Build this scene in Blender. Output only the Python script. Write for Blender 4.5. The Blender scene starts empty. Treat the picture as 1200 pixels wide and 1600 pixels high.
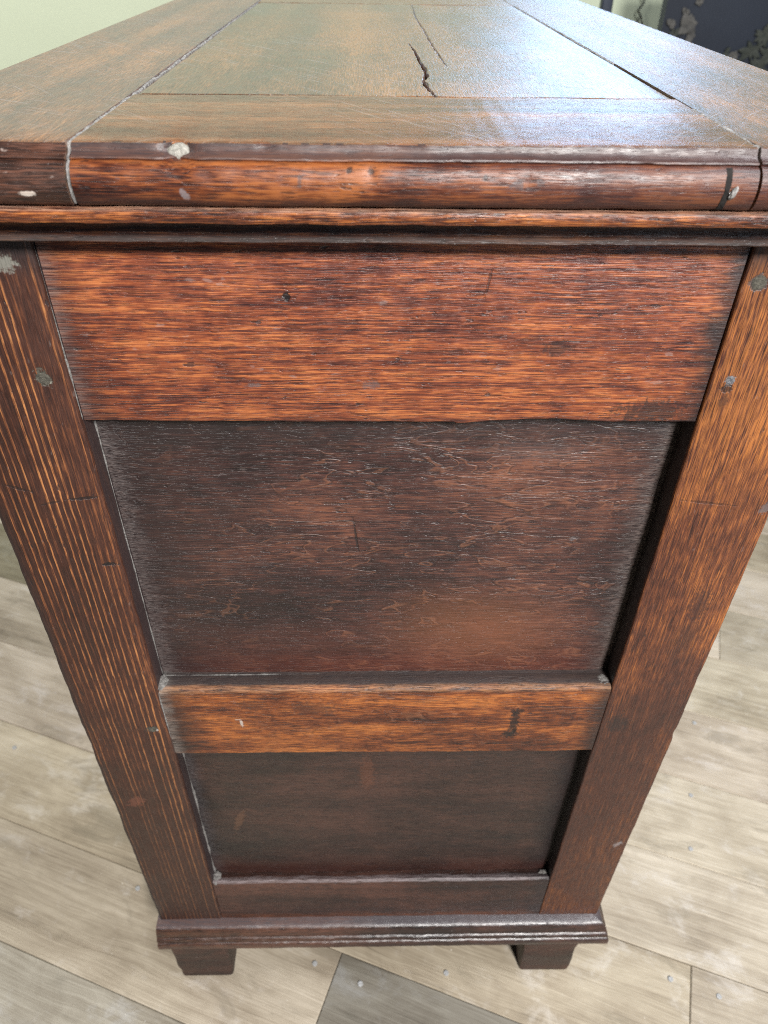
import bpy, math, random
from mathutils import Vector, Matrix, noise
random.seed(7)
scene = bpy.context.scene
COL = scene.collection

# ------------------------------------------------------------------ camera
cam_d = bpy.data.cameras.new('camera')
cam = bpy.data.objects.new('camera', cam_d); COL.objects.link(cam)
R_ = Vector((0.99976583, -0.01757287, 0.01262875)).normalized()
U_ = Vector((0.00108493, 0.62355176, 0.78178132)).normalized()
F_ = Vector((0.02161282, 0.78158455, -0.6234248)).normalized()
cam.matrix_world = Matrix(((R_.x, U_.x, -F_.x, -0.0138), (R_.y, U_.y, -F_.y, -0.3879),
                           (R_.z, U_.z, -F_.z, 1.0590), (0, 0, 0, 1)))
cam_d.sensor_width = 36; cam_d.lens = 26.005
cam_d.clip_start = 0.02; cam_d.clip_end = 60
cam_d.dof.use_dof = True; cam_d.dof.focus_distance = 0.49; cam_d.dof.aperture_fstop = 10.0
scene.camera = cam

# ------------------------------------------------------------------ world and lamps
w = bpy.data.worlds.new('World'); scene.world = w; w.use_nodes = True
bg = w.node_tree.nodes['Background']
bg.inputs['Color'].default_value = (0.92, 0.96, 1.0, 1); bg.inputs['Strength'].default_value = 0.05

def area(name, loc, target, sx, sy, power, color, spread=180):
    l = bpy.data.lights.new(name, 'AREA'); l.shape = 'RECTANGLE'; l.size = sx; l.size_y = sy
    l.energy = power; l.color = color; l.spread = math.radians(spread)
    o = bpy.data.objects.new(name, l); COL.objects.link(o); o.location = loc
    o.rotation_euler = (Vector(target) - Vector(loc)).to_track_quat('-Z', 'Y').to_euler()
    return o
# tall window across the room, the key light from the right of the camera, a weak added fill on the left
area('window_light_far', (0.66, 2.12, 1.48), (0.3, 0.0, 0.95), 0.50, 0.65, 7, (0.36, 0.60, 1.0))
area('window_light_key', (0.72, -1.95, 2.30), (0.05, 0.0, 0.75), 0.42, 0.42, 132, (1.0, 0.975, 0.94))
area('ceiling_light', (1.25, -0.15, 2.50), (0.6, 0.1, 0.0), 0.7, 0.7, 36, (0.95, 0.97, 1.0))
area('window_light_behind', (1.15, -2.3, 1.05), (0.1, 0.0, 0.85), 0.45, 0.9, 8, (0.70, 0.84, 1.0))
area('fill_light_left', (-1.75, 0.70, 2.0), (-1.40, 2.0, 0.7), 0.7, 0.7, 24, (1.0, 0.985, 0.955))  # added to brighten the left wall and floor, no known source

scene.view_settings.view_transform = 'Standard'
scene.view_settings.look = 'None'
scene.view_settings.exposure = 0.0; scene.view_settings.gamma = 1.0
scene.view_settings.use_curve_mapping = False
scene.render.engine = 'CYCLES'
scene.cycles.max_bounces = 3; scene.cycles.diffuse_bounces = 2; scene.cycles.glossy_bounces = 2
scene.cycles.use_denoising = False
scene.cycles.adaptive_threshold = 0.015; scene.cycles.filter_width = 1.1
scene.cycles.caustics_reflective = False; scene.cycles.caustics_refractive = False

# ------------------------------------------------------------------ node helpers
class NT:
    def __init__(s, name):
        s.m = bpy.data.materials.new(name); s.m.use_nodes = True
        s.t = s.m.node_tree; s.t.nodes.clear()
        s.out = s.t.nodes.new('ShaderNodeOutputMaterial')
        s.b = s.t.nodes.new('ShaderNodeBsdfPrincipled')
        s.t.links.new(s.b.outputs[0], s.out.inputs[0])
        s.tc = s.t.nodes.new('ShaderNodeTexCoord')
        s.P = s.tc.outputs['Object']
        s._xyz = None
    def put(s, sock, v):
        if isinstance(v, bpy.types.NodeSocket): s.t.links.new(v, sock)
        elif v is not None:
            if isinstance(v, (tuple, list)) and len(v) == 3 and sock.type == 'RGBA': v = (*v, 1)
            sock.default_value = v
    def math(s, op, a, b=None, c=None, clamp=False):
        n = s.t.nodes.new('ShaderNodeMath'); n.operation = op; n.use_clamp = clamp
        s.put(n.inputs[0], a); s.put(n.inputs[1], b); s.put(n.inputs[2], c)
        return n.outputs[0]
    def add(s, a, b): return s.math('ADD', a, b)
    def sub(s, a, b): return s.math('SUBTRACT', a, b)
    def mul(s, a, b, clamp=False): return s.math('MULTIPLY', a, b, clamp=clamp)
    def mx(s, a, b): return s.math('MAXIMUM', a, b)
    def vec(s, op, a, b):
        n = s.t.nodes.new('ShaderNodeVectorMath'); n.operation = op
        s.put(n.inputs[0], a)
        if op == 'SCALE': s.put(n.inputs['Scale'], b)
        else: s.put(n.inputs[1], b)
        return n.outputs[0]
    def xyz(s):
        if not s._xyz:
            n = s.t.nodes.new('ShaderNodeSeparateXYZ'); s.put(n.inputs[0], s.P)
            s._xyz = dict(zip('xyz', n.outputs))
        return s._xyz
    def comb(s, x, y, z):
        n = s.t.nodes.new('ShaderNodeCombineXYZ')
        for i, v in enumerate((x, y, z)): s.put(n.inputs[i], v)
        return n.outputs[0]
    def noise(s, v, scale=1.0, detail=3, rough=0.55, dist=0.0, color=False):
        n = s.t.nodes.new('ShaderNodeTexNoise'); s.put(n.inputs['Vector'], v)
        n.inputs['Scale'].default_value = scale; n.inputs['Detail'].default_value = detail
        n.inputs['Roughness'].default_value = rough; n.inputs['Distortion'].default_value = dist
        return n.outputs['Color' if color else 'Fac']
    def voro(s, v, scale=1.0, feature='F1', rand=1.0):
        n = s.t.nodes.new('ShaderNodeTexVoronoi'); n.feature = feature; s.put(n.inputs['Vector'], v)
        n.inputs['Scale'].default_value = scale; n.inputs['Randomness'].default_value = rand
        return n.outputs['Distance']
    def step(s, v, a, b, lo=0.0, hi=1.0, smooth=True):
        n = s.t.nodes.new('ShaderNodeMapRange'); n.interpolation_type = 'SMOOTHSTEP' if smooth else 'LINEAR'
        s.put(n.inputs[0], v); s.put(n.inputs[1], a); s.put(n.inputs[2], b)
        n.inputs[3].default_value = lo; n.inputs[4].default_value = hi
        return n.outputs[0]
    def ramp(s, v, stops):
        n = s.t.nodes.new('ShaderNodeValToRGB'); s.put(n.inputs[0], v)
        e = n.color_ramp.elements
        while len(e) < len(stops): e.new(0.5)
        for k, (p, c) in zip(e, stops): k.position = p; k.color = (*c, 1)
        return n.outputs[0]
    def mix(s, f, a, b, blend='MIX'):
        n = s.t.nodes.new('ShaderNodeMix'); n.data_type = 'RGBA'; n.blend_type = blend
        s.put(n.inputs[0], f); s.put(n.inputs[6], a); s.put(n.inputs[7], b)
        return n.outputs[2]
    def bump(s, h, strength, dist, prev=None):
        n = s.t.nodes.new('ShaderNodeBump'); n.inputs['Strength'].default_value = strength
        n.inputs['Distance'].default_value = dist; s.put(n.inputs['Height'], h)
        if prev is not None: s.put(n.inputs['Normal'], prev)
        return n.outputs[0]

def gscale(grain, along, across):
    return tuple(along if a == grain else across for a in 'xyz')

def wood(name, grain='x', ramp=None, rough=(0.34, 0.55), bands=(2.2, 55), dashes=(55, 1750), pores=(75, 1300),
         wts=(0.5, 0.5, 0.5), pore_dark=0.55, blotch=9.0, offset=(0, 0, 0), fleck=0.0, fleck_scale=(26, 95),
         ridges=None, edges=(), spots=(), specks=0.3, scratch=0.0, bumpk=1.0, spec=0.5, coat=0.0, coat_rough=0.28,
         tint=None, mottle=0.16, nmh=0.3, sheen=0.0):
    n = NT(name)
    Pg = n.vec('ADD', n.P, offset) if offset != (0, 0, 0) else n.P
    xyz = n.xyz()
    wv = n.noise(n.vec('MULTIPLY', Pg, gscale(grain, 6, 16)), 1.0, 2, 0.55, color=True)
    wv = n.vec('SCALE', n.vec('SUBTRACT', wv, (0.5, 0.5, 0.5)), 0.0035)
    Pw = n.vec('ADD', Pg, wv)
    n1 = n.noise(n.vec('MULTIPLY', Pw, gscale(grain, *bands)), 1.0, 2, 0.6)
    n2 = n.noise(n.vec('MULTIPLY', Pw, gscale(grain, *dashes)), 1.0, 2, 0.65)
    n3 = n.noise(n.vec('MULTIPLY', Pw, gscale(grain, *pores)), 1.0, 1, 0.6)
    nb = n.noise(n.vec('MULTIPLY', Pg, gscale(grain, blotch * 0.6, blotch)), 1.0, 5, 0.62, 0.5)
    nm = n.noise(n.vec('MULTIPLY', Pg, gscale(grain, 70, 120)), 1.0, 3, 0.65)
    t = n.add(n.mul(n.sub(n1, 0.5), wts[0] * 2.2), n.mul(n.sub(n2, 0.5), wts[1] * 3.5))
    t = n.add(n.add(t, n.mul(n.sub(nb, 0.5), wts[2] * 2.4)), n.mul(n.sub(nm, 0.5), mottle * 2.0))
    t = n.add(t, 0.5)
    pm = n.step(n3, 0.565, 0.615)
    h = n.add(n.mul(n2, 0.7), n.add(n.mul(pm, -0.35), n.mul(nm, nmh)))
    if ridges:
        per, ax, lo, hi = ridges            # strong early/late wood ridges of a softwood-like post
        zz = n.noise(n.vec('MULTIPLY', Pg, gscale(grain, 0.8, 45)), 1.0, 2, 0.5)
        ph = n.add(n.mul(xyz[ax], 2 * math.pi / per), n.mul(zz, 9.0))
        am = n.noise(n.vec('MULTIPLY', Pg, gscale(grain, 1.6, 190)), 1.0, 1, 0.5)
        rd = n.mul(n.step(n.math('SINE', ph), lo, hi), n.step(am, 0.28, 0.62))
        brk = n.add(0.62, n.mul(n.step(n2, 0.32, 0.60), 0.38))
        t = n.add(n.mul(t, 0.58), n.mul(n.mul(rd, brk), 0.48))
        h = n.add(h, n.mul(rd, 0.55))
    col = n.ramp(t, ramp)
    col = n.mix(n.mul(pm, pore_dark), col, (0.014, 0.009, 0.009))
    if fleck:
        fv = n.noise(n.vec('MULTIPLY', Pw, gscale(grain, *fleck_scale)), 1.0, 2, 0.5, 0.9)
        msk = n.step(n.noise(n.vec('MULTIPLY', Pg, (16, 16, 16)), 1.0, 2), 0.34, 0.54)
        ln = n.mul(n.step(n.math('ABSOLUTE', n.sub(fv, 0.52)), 0.0, 0.020, 1.0, 0.0), msk)
        ln2 = n.mul(n.step(n.math('ABSOLUTE', n.sub(fv, 0.56)), 0.0, 0.028, 1.0, 0.0), msk)
        col = n.mix(n.mul(ln, 0.6 * fleck), col, (0.012, 0.008, 0.008))
        col = n.mix(n.mul(ln2, 0.34 * fleck), col, (0.30, 0.14, 0.075))
        h = n.add(h, n.mul(n.sub(ln2, ln), 0.45 * fleck))
    # dents and flakes
    sp = n.noise(n.vec('MULTIPLY', Pg, gscale(grain, 90, 230)), 1.0, 3, 0.55)
    dk = n.step(sp, 0.665, 0.73)
    col = n.mix(n.mul(dk, 0.75), col, (0.022, 0.016, 0.018))
    h = n.sub(h, n.mul(dk, 0.8))
    lt = n.step(sp, 0.335, 0.265)
    col = n.mix(n.mul(lt, specks), col, (0.34, 0.30, 0.29))
    rgh = n.step(n.add(n.mul(nb, 0.5), n.mul(nm, 0.5)), 0.34, 0.66, rough[0], rough[1])
    if scratch:
        sc = None
        for k, (ang, mk) in enumerate(((0.9, 6.0), (-0.5, 5.0), (2.2, 7.0))):
            ca, sa = math.cos(ang), math.sin(ang)
            u = n.add(n.mul(xyz['x'], ca), n.mul(xyz['y'], sa)); v = n.sub(n.mul(xyz['y'], ca), n.mul(xyz['x'], sa))
            q = n.noise(n.comb(n.mul(u, 16), n.mul(v, 640), 3.3 * k), 1.0, 1, 0.5, 0.0)
            m_ = n.step(n.noise(n.comb(n.mul(u, mk), n.mul(v, mk), 9.1 * k), 1.0, 1), 0.44, 0.62)
            q = n.mul(n.step(q, 0.645, 0.69), m_)
            sc = q if sc is None else n.mx(sc, q)
        col = n.mix(n.mul(sc, 0.6 * scratch), col, (0.52, 0.50, 0.50))
        h = n.sub(h, n.mul(sc, 0.8)); rgh = n.add(rgh, n.mul(sc, 0.2))
    # stains, grime, dust, painted shade and painted highlights along edges: (axis, from, to, colour, amount, noise scale, noise reach)
    cache = {}
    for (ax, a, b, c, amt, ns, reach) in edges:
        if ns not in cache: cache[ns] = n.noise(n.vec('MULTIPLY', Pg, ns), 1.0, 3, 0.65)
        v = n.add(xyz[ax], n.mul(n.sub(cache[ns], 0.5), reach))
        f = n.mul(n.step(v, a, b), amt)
        if c[0] > 0.19:                     # dust and painted highlights are broken up by the grain
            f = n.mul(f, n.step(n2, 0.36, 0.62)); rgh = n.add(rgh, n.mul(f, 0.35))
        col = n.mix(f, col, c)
    # single marks: (ax1, c1, r1, ax2, c2, r2, slant, colour, amount, depth)
    if spots:
        e = n.mul(n.sub(n.noise(Pg, 300, 2, 0.7), 0.5), 2.4)
    for (a1, c1, r1, a2, c2, r2, sl, c, amt, dep) in spots:
        du = n.sub(xyz[a1], c1); dv = n.sub(xyz[a2], c2)
        if sl: du = n.sub(du, n.mul(dv, sl))
        du = n.mul(du, 1 / r1); dv = n.mul(dv, 1 / r2)
        d = n.math('SQRT', n.add(n.mul(du, du), n.mul(dv, dv)))
        if min(r1, r2) > 0.012: f = n.step(n.add(d, n.mul(n.sub(nb, 0.5), 1.6)), 0.1, 1.2, 1.0, 0.0)
        else: f = n.step(n.add(d, e), 0.55, 1.15, 1.0, 0.0)
        col = n.mix(n.mul(f, amt), col, c)
        if dep: h = n.sub(h, n.mul(f, dep))
    if tint: col = n.mix(1.0, col, tint, 'MULTIPLY')
    n.put(n.b.inputs['Base Color'], col); n.put(n.b.inputs['Roughness'], rgh)
    n.b.inputs['Specular IOR Level'].default_value = spec
    if sheen: n.b.inputs['Sheen Weight'].default_value = sheen; n.b.inputs['Sheen Roughness'].default_value = 0.45
    nrm = n.bump(h, 0.6 * bumpk, 0.0008)
    if coat:
        n.b.inputs['Coat Weight'].default_value = coat; n.b.inputs['Coat IOR'].default_value = 1.6; n.b.inputs['Coat Roughness'].default_value = coat_rough
        n.put(n.b.inputs['Coat Normal'], nrm)
    n.put(n.b.inputs['Normal'], nrm)
    return n.m

BLK = (0.010, 0.009, 0.010); DUST = (0.55, 0.52, 0.50); GRIME_SHADE = (0.018, 0.014, 0.015); ASH = (0.10, 0.095, 0.10)  # the near-black covers real grime and shade painted in as colour
R_ORANGE = [(0.10, (0.026, 0.010, 0.011)), (0.36, (0.11, 0.030, 0.019)), (0.56, (0.25, 0.064, 0.026)), (0.80, (0.48, 0.156, 0.050))]
R_MOULD = [(0.15, (0.025, 0.010, 0.008)), (0.38, (0.10, 0.028, 0.014)), (0.58, (0.26, 0.075, 0.022)), (0.82, (0.50, 0.175, 0.045))]
R_PANEL = [(0.14, (0.009, 0.006, 0.007)), (0.40, (0.028, 0.014, 0.014)), (0.62, (0.064, 0.027, 0.022)), (0.90, (0.16, 0.068, 0.040))]
R_STILE = [(0.10, (0.020, 0.009, 0.007)), (0.40, (0.060, 0.021, 0.013)), (0.62, (0.19, 0.066, 0.025)), (0.85, (0.44, 0.185, 0.065))]
R_STILE2 = [(0.12, (0.022, 0.009, 0.008)), (0.40, (0.080, 0.026, 0.016)), (0.62, (0.17, 0.055, 0.022)), (0.86, (0.40, 0.135, 0.032))]
R_TOP = [(0.12, (0.034, 0.016, 0.010)), (0.40, (0.105, 0.046, 0.023)), (0.62, (0.20, 0.085, 0.036)), (0.85, (0.36, 0.16, 0.06))]
R_DARK = [(0.2, (0.014, 0.009, 0.008)), (0.5, (0.04, 0.019, 0.014)), (0.8, (0.09, 0.040, 0.027))]

M = {}
M['frieze'] = wood('frieze_oak', 'x', R_ORANGE, (0.33, 0.5), bands=(5, 560), wts=(0.42, 0.37, 0.40), blotch=13, mottle=0.22,
    pore_dark=0.5, specks=0.25, edges=[
        ('x', 0.168, 0.190, GRIME_SHADE, 0.93, (30, 30, 90), 0.035), ('x', 0.188, 0.200, (0.22, 0.21, 0.21), 0.35, (60, 60, 500), 0.03),
        ('x', -0.158, -0.186, GRIME_SHADE, 0.55, (30, 30, 140), 0.04), ('x', -0.176, -0.188, (0.24, 0.22, 0.21), 0.35, (30, 60, 500), 0.02),
        ('z', 0.826, 0.817, GRIME_SHADE, 0.35, (30, 30, 30), 0.012)],
    spots=[('x', -0.0583, 0.0022, 'z', 0.8977, 0.0026, 0, BLK, 0.95, 1.5), ('x', -0.081, 0.006, 'z', 0.8435, 0.0014, 0, ASH, 0.6, .4),
           ('x', 0.052, 0.0008, 'z', 0.907, 0.007, 0.15, BLK, 0.55, 0.8), ('x', 0.095, 0.010, 'z', 0.868, 0.005, 0, GRIME_SHADE, 0.6, 0.3),
           ('x', -0.012, 0.006, 'z', 0.844, 0.003, 0, ASH, 0.45, 0.2), ('x', 0.16, 0.022, 'z', 0.826, 0.008, 0, GRIME_SHADE, 0.75, 0)])
M['panel_up'] = wood('panel_oak', 'x', R_PANEL, (0.34, 0.50), coat=0.22, coat_rough=0.34, tint=(1.16, 1.03, 0.98), bands=(7, 300), wts=(0.24, 0.42, 0.66), blotch=9,
    fleck=0.8, fleck_scale=(24, 80), specks=0.10, pore_dark=0.5, offset=(0.4, 0.0, 0.2), edges=[
        ('z', 0.64, 0.55, (0.15, 0.045, 0.025), 0.30, (14, 14, 30), 0.12), ('x', -0.02, -0.16, GRIME_SHADE, 0.45, (14, 14, 30), 0.10), ('x', -0.135, -0.19, GRIME_SHADE, 0.7, (20, 20, 160), 0.035),
        ('x', 0.150, 0.188, GRIME_SHADE, 0.75, (20, 20, 160), 0.045), ('z', 0.775, 0.81, GRIME_SHADE, 0.7, (14, 14, 40), 0.03),  # panel gets darker toward both sides and along its top
        ('x', -0.168, -0.190, (0.20, 0.19, 0.19), 0.45, (60, 60, 420), 0.035), ('x', 0.166, 0.190, (0.22, 0.21, 0.20), 0.40, (60, 60, 420), 0.035)],
    spots=[('x', -0.0225, 0.0009, 'z', 0.711, 0.016, -0.12, BLK, 0.8, 1.2), ('x', -0.036, 0.011, 'z', 0.7415, 0.0009, 0.0, BLK, 0.7, 1.0),
           ('x', 0.1361, 0.004, 'z', 0.7091, 0.002, 0.8, ASH, 0.7, 0.5), ('x', 0.10, 0.04, 'z', 0.785, 0.010, 0, ASH, 0.18, 0.0),
           ('x', 0.078, 0.085, 'z', 0.612, 0.055, 0, (0.24, 0.095, 0.04), 0.34, 0)])
M['panel_low'] = wood('lower_panel_oak', 'x', R_DARK, tint=(0.72, 0.70, 0.74), rough=(0.38, 0.52), coat=0.25, coat_rough=0.36, bands=(2.0, 30), wts=(0.42, 0.30, 0.65), blotch=9,
    fleck=0.25, specks=0.08, offset=(1.4, 0.3, 0.9), edges=[
        ('x', -0.165, -0.19, GRIME_SHADE, 0.7, (20, 20, 120), 0.03), ('x', 0.150, 0.188, GRIME_SHADE, 0.7, (20, 20, 120), 0.03),  # darker toward both sides
        ('x', -0.172, -0.190, (0.25, 0.24, 0.23), 0.4, (60, 60, 220), 0.03), ('z', 0.27, 0.20, (0.10, 0.032, 0.020), 0.4, (14, 14, 30), 0.10)],
    spots=[('x', -0.015, 0.008, 'z', 0.41, 0.03, 0, (0.16, 0.055, 0.025), 0.5, 0), ('x', -0.148, 0.005, 'z', 0.325, 0.02, 0.3, (0.17, 0.08, 0.04), 0.5, 0)])
M['rail_mid'] = wood('middle_rail_oak', 'x', R_MOULD, (0.34, 0.5), bands=(2.4, 62), wts=(0.45, 0.42, 0.5), blotch=14,
    fleck=0.8, fleck_scale=(18, 70), specks=0.22, offset=(2.2, 0.1, 0.4), tint=(0.88, 0.85, 0.80), edges=[
        ('x', -0.145, -0.187, GRIME_SHADE, 0.85, (20, 20, 80), 0.05), ('x', 0.165, 0.190, GRIME_SHADE, 0.85, (40, 40, 70), 0.03),
        ('z', 0.5560, 0.5590, (0.46, 0.25, 0.13), 0.55, (40, 60, 60), 0.003), ('y', 0.0030, 0.0065, (0.040, 0.036, 0.040), 0.92, (60, 60, 60), 0.003), ('x', -0.174, -0.190, (0.5, 0.48, 0.46), 0.35, (80, 80, 80), 0.02)],  # highlight painted along the arris, ledge behind it dark grey
    spots=[('x', 0.1133, 0.0046, 'z', 0.5150, 0.0200, 0.0, BLK, 0.85, 0.4), ('x', 0.1120, 0.0085, 'z', 0.498, 0.0065, 0, BLK, 0.8, 0.3), ('x', 0.1138, 0.0065, 'z', 0.530, 0.0045, 0, BLK, 0.75, 0.3),
           ('x', -0.1233, 0.0014, 'z', 0.5165, 0.006, -0.15, DUST, 0.75, -0.6), ('x', -0.1255, 0.003, 'z', 0.5215, 0.001, 0, DUST, 0.7, -0.6),
           ('x', -0.060, 0.022, 'z', 0.536, 0.009, 0, (0.07, 0.03, 0.02), 0.55, 0.2), ('x', -0.112, 0.014, 'z', 0.541, 0.007, 0, (0.07, 0.03, 0.02), 0.5, 0.2)])
M['rail_low'] = wood('bottom_rail_oak', 'x', R_DARK, (0.30, 0.46), bands=(2.2, 44), wts=(0.5, 0.35, 0.45), specks=0.1, offset=(3.0, 0.5, 0.1),
    tint=(1.0, 0.97, 1.0), edges=[('z', 0.2172, 0.2196, (0.24, 0.21, 0.21), 0.8, (30, 60, 60), 0.003), ('z', 0.150, 0.136, (0.22, 0.07, 0.025), 0.5, (16, 16, 60), 0.02), ('x', 0.165, 0.190, GRIME_SHADE, 0.7, (40, 40, 60), 0.03)])  # dusty wear and a painted highlight along the top arris
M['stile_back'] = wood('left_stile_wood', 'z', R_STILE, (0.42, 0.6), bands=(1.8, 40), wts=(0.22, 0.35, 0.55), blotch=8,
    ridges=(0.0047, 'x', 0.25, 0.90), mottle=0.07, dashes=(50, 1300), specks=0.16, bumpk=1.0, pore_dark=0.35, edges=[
        ('z', 0.64, 0.24, (0.030, 0.014, 0.010), 0.62, (9, 9, 5), 0.25), ('z', 0.905, 0.925, GRIME_SHADE, 0.8, (60, 20, 60), 0.01),  # grime and the moulding's shade painted across the stile top
        ('x', -0.252, -0.262, GRIME_SHADE, 0.75, (80, 80, 14), 0.012), ('y', 0.0022, 0.0040, (0.030, 0.024, 0.028), 0.7, (80, 80, 80), 0.001)],  # inner face painted dark for the shade in the recess
    spots=[('x', -0.2024, 0.0042, 'z', 0.8495, 0.0062, -0.2, (0.085, 0.085, 0.068), 0.95, 1.0), ('x', -0.2005, 0.0020, 'z', 0.8465, 0.0012, 0.0, (0.5, 0.5, 0.42), 0.8, 0),
           ('x', -0.2014, 0.0060, 'z', 0.5085, 0.0042, 0.3, (0.05, 0.05, 0.042), 0.85, 0.8), ('x', -0.1975, 0.0014, 'z', 0.507, 0.002, 0.0, DUST, 0.6, 0),
           ('z', 0.7613, 0.0013, 'x', -0.2010, 0.0100, 0.12, BLK, 0.8, 1.0), ('z', 0.7575, 0.0009, 'x', -0.222, 0.0080, 0.25, BLK, 0.55, 0.6), ('z', 0.7690, 0.0012, 'x', -0.2390, 0.009, -0.35, BLK, 0.6, 0.8),
           ('x', -0.1957, 0.0052, 'z', 0.7026, 0.0020, 0, BLK, 0.95, 2.0), ('x', -0.2050, 0.0080, 'z', 0.9170, 0.0050, 0, (0.22, 0.22, 0.19), 0.75, 0.8),
           ('x', -0.238, 0.008, 'z', 0.392, 0.010, 0.4, (0.15, 0.05, 0.03), 0.6, 0.4)])
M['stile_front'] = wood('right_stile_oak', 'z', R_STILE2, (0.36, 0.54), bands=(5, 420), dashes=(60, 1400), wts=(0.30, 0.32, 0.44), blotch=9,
    specks=0.16, pore_dark=0.5, offset=(0.7, 0.2, 0.0), edges=[
        ('z', 0.72, 0.83, (0.44, 0.155, 0.030), 0.42, (45, 20, 6), 0.16), ('z', 0.66, 0.42, (0.040, 0.017, 0.013), 0.58, (14, 14, 5), 0.2), ('y', 0.0022, 0.0040, (0.006, 0.005, 0.006), 0.95, (80, 80, 80), 0.001), ('z', 0.905, 0.925, GRIME_SHADE, 0.75, (60, 20, 60), 0.01)],  # recess shade painted on the inner face, moulding shade and grime on top
    spots=[('x', 0.2009, 0.0032, 'z', 0.8490, 0.0036, 0, (0.20, 0.20, 0.21), 0.8, 0.8), ('x', 0.2002, 0.0040, 'z', 0.8435, 0.0030, 0, BLK, 0.75, 0.8), ('x', 0.201, 0.003, 'z', 0.8355, 0.006, 0, GRIME_SHADE, 0.5, 0),
           ('x', 0.1985, 0.0060, 'z', 0.9085, 0.0050, 0, (0.06, 0.055, 0.055), 0.85, 0.8), ('x', 0.2545, 0.0040, 'z', 0.7521, 0.0050, 0, ASH, 0.7, 0.8),
           ('z', 0.7570, 0.0011, 'x', 0.213, 0.020, -0.12, BLK, 0.4, 0.6), ('x', 0.235, 0.014, 'z', 0.620, 0.030, 0, GRIME_SHADE, 0.45, 0), ('x', 0.205, 0.010, 'z', 0.512, 0.014, 0, GRIME_SHADE, 0.65, 0.2),
           ('x', 0.2500, 0.0040, 'z', 0.300, 0.006, 0.5, (0.30, 0.28, 0.29), 0.5, 0.3), ('x', 0.236, 0.008, 'z', 0.66, 0.02, 0, (0.04, 0.018, 0.016), 0.6, 0)])
M['cleat'] = wood('end_cleat_oak', 'x', R_TOP, (0.32, 0.46), coat=1.0, nmh=0.10, coat_rough=0.30, bands=(2.0, 46), wts=(0.45, 0.35, 0.4), blotch=7, specks=0.2, scratch=0.45,
    tint=(1.25, 1.15, 1.05), bumpk=0.7, pore_dark=0.35, offset=(0.3, 0.3, 0.1))
M['top'] = wood('top_board_oak', 'y', R_TOP, (0.42, 0.58), coat=1.0, nmh=0.10, sheen=0.08, coat_rough=0.40, bands=(1.5, 38), wts=(0.42, 0.4, 0.45), blotch=6, specks=0.25, scratch=0.5,
    bumpk=0.65, pore_dark=0.45,)
M['top_b'] = wood('top_panel_oak', 'y', R_TOP, (0.35, 0.5), coat=1.0, nmh=0.10, sheen=0.0, coat_rough=0.33, bands=(1.5, 30), wts=(0.42, 0.4, 0.5), blotch=7, specks=0.25, scratch=0.6,
    bumpk=0.55, pore_dark=0.4, offset=(0.9, 2.3, 0.0))
M['torus'] = wood('top_moulding_oak', 'x', R_MOULD, (0.34, 0.52), bands=(2.4, 70), wts=(0.42, 0.42, 0.75), blotch=16, bumpk=0.6, tint=(0.60, 0.54, 0.56), specks=0.22, coat=0.1, coat_rough=0.34,
    offset=(5.0, 0.4, 0.2), edges=[('z', 0.9600, 0.9535, (0.035, 0.014, 0.014), 0.7, (18, 40, 40), 0.010), ('z', 0.9722, 0.9740, (0.085, 0.072, 0.070), 0.8, (34, 90, 90), 0.0040), ('x', -0.02, 0.12, (0.075, 0.034, 0.032), 0.55, (26, 60, 160), 0.16)],
    spots=[('x', -0.098, 0.002, 'z', 0.9595, 0.003, 0, (0.36, 0.34, 0.34), 0.8, 0.3), ('x', -0.012, 0.0022, 'z', 0.970, 0.0016, 0, BLK, 0.8, 0.15), ('x', -0.022, 0.0018, 'z', 0.9705, 0.0014, 0, BLK, 0.8, 0.15),
           ('x', -0.045, 0.0012, 'z', 0.966, 0.003, 0, ASH, 0.6, 0.1), ('x', 0.066, 0.0022, 'z', 0.966, 0.0018, 0, ASH, 0.6, 0.1), ('x', 0.055, 0.003, 'z', 0.9655, 0.0022, 0, ASH, 0.6, 0.1), ('x', 0.04, 0.0018, 'z', 0.9675, 0.0015, 0, BLK, 0.8, 0.15)])
M['torus_end'] = wood('board_end_oak', 'x', R_DARK, (0.34, 0.52), bands=(18, 60), wts=(0.4, 0.6, 0.5), specks=0.75, offset=(1, 1, 1), tint=(1.3, 1.2, 1.1),
    spots=[('x', -0.170, 0.0035, 'z', 0.9595, 0.0012, 0, DUST, 0.7, 0)])
M['bed'] = wood('bed_moulding_oak', 'x', R_MOULD, (0.3, 0.5), bands=(2.4, 80), wts=(0.42, 0.5, 0.7), blotch=18, specks=0.28, offset=(7.0, 0.1, 0.6),
    edges=[('z', 0.9462, 0.9440, GRIME_SHADE, 0.75, (20, 60, 60), 0.003), ('z', 0.9366, 0.9356, (0.08, 0.07, 0.066), 0.5, (30, 90, 90), 0.0016), ('z', 0.9510, 0.9522, (0.40, 0.30, 0.24), 0.5, (20, 60, 60), 0.0016)])  # shade painted into the hollow, highlight on worn fillet edge and bead
M['base'] = wood('base_moulding_oak', 'x', R_DARK, (0.26, 0.42), bands=(2.4, 80), wts=(0.45, 0.4, 0.6), blotch=14, specks=0.35, tint=(0.85, 0.82, 0.86), offset=(9, 0.2, 0.5), coat=0.3, coat_rough=0.3, bumpk=0.4,
    edges=[('z', 0.1318, 0.1332, (0.13, 0.12, 0.125), 0.6, (40, 60, 60), 0.002), ('x', 0.02, -0.12, (0.20, 0.075, 0.03), 0.3, (30, 30, 160), 0.2)])  # top edge lightened for dusty wear and a painted-in highlight
M['foot'] = wood('foot_oak', 'x', R_DARK, (0.45, 0.62), bands=(3, 50), wts=(0.35, 0.35, 0.6), specks=0.25, tint=(1.15, 1.1, 1.1), offset=(4, 2, 0))
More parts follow.
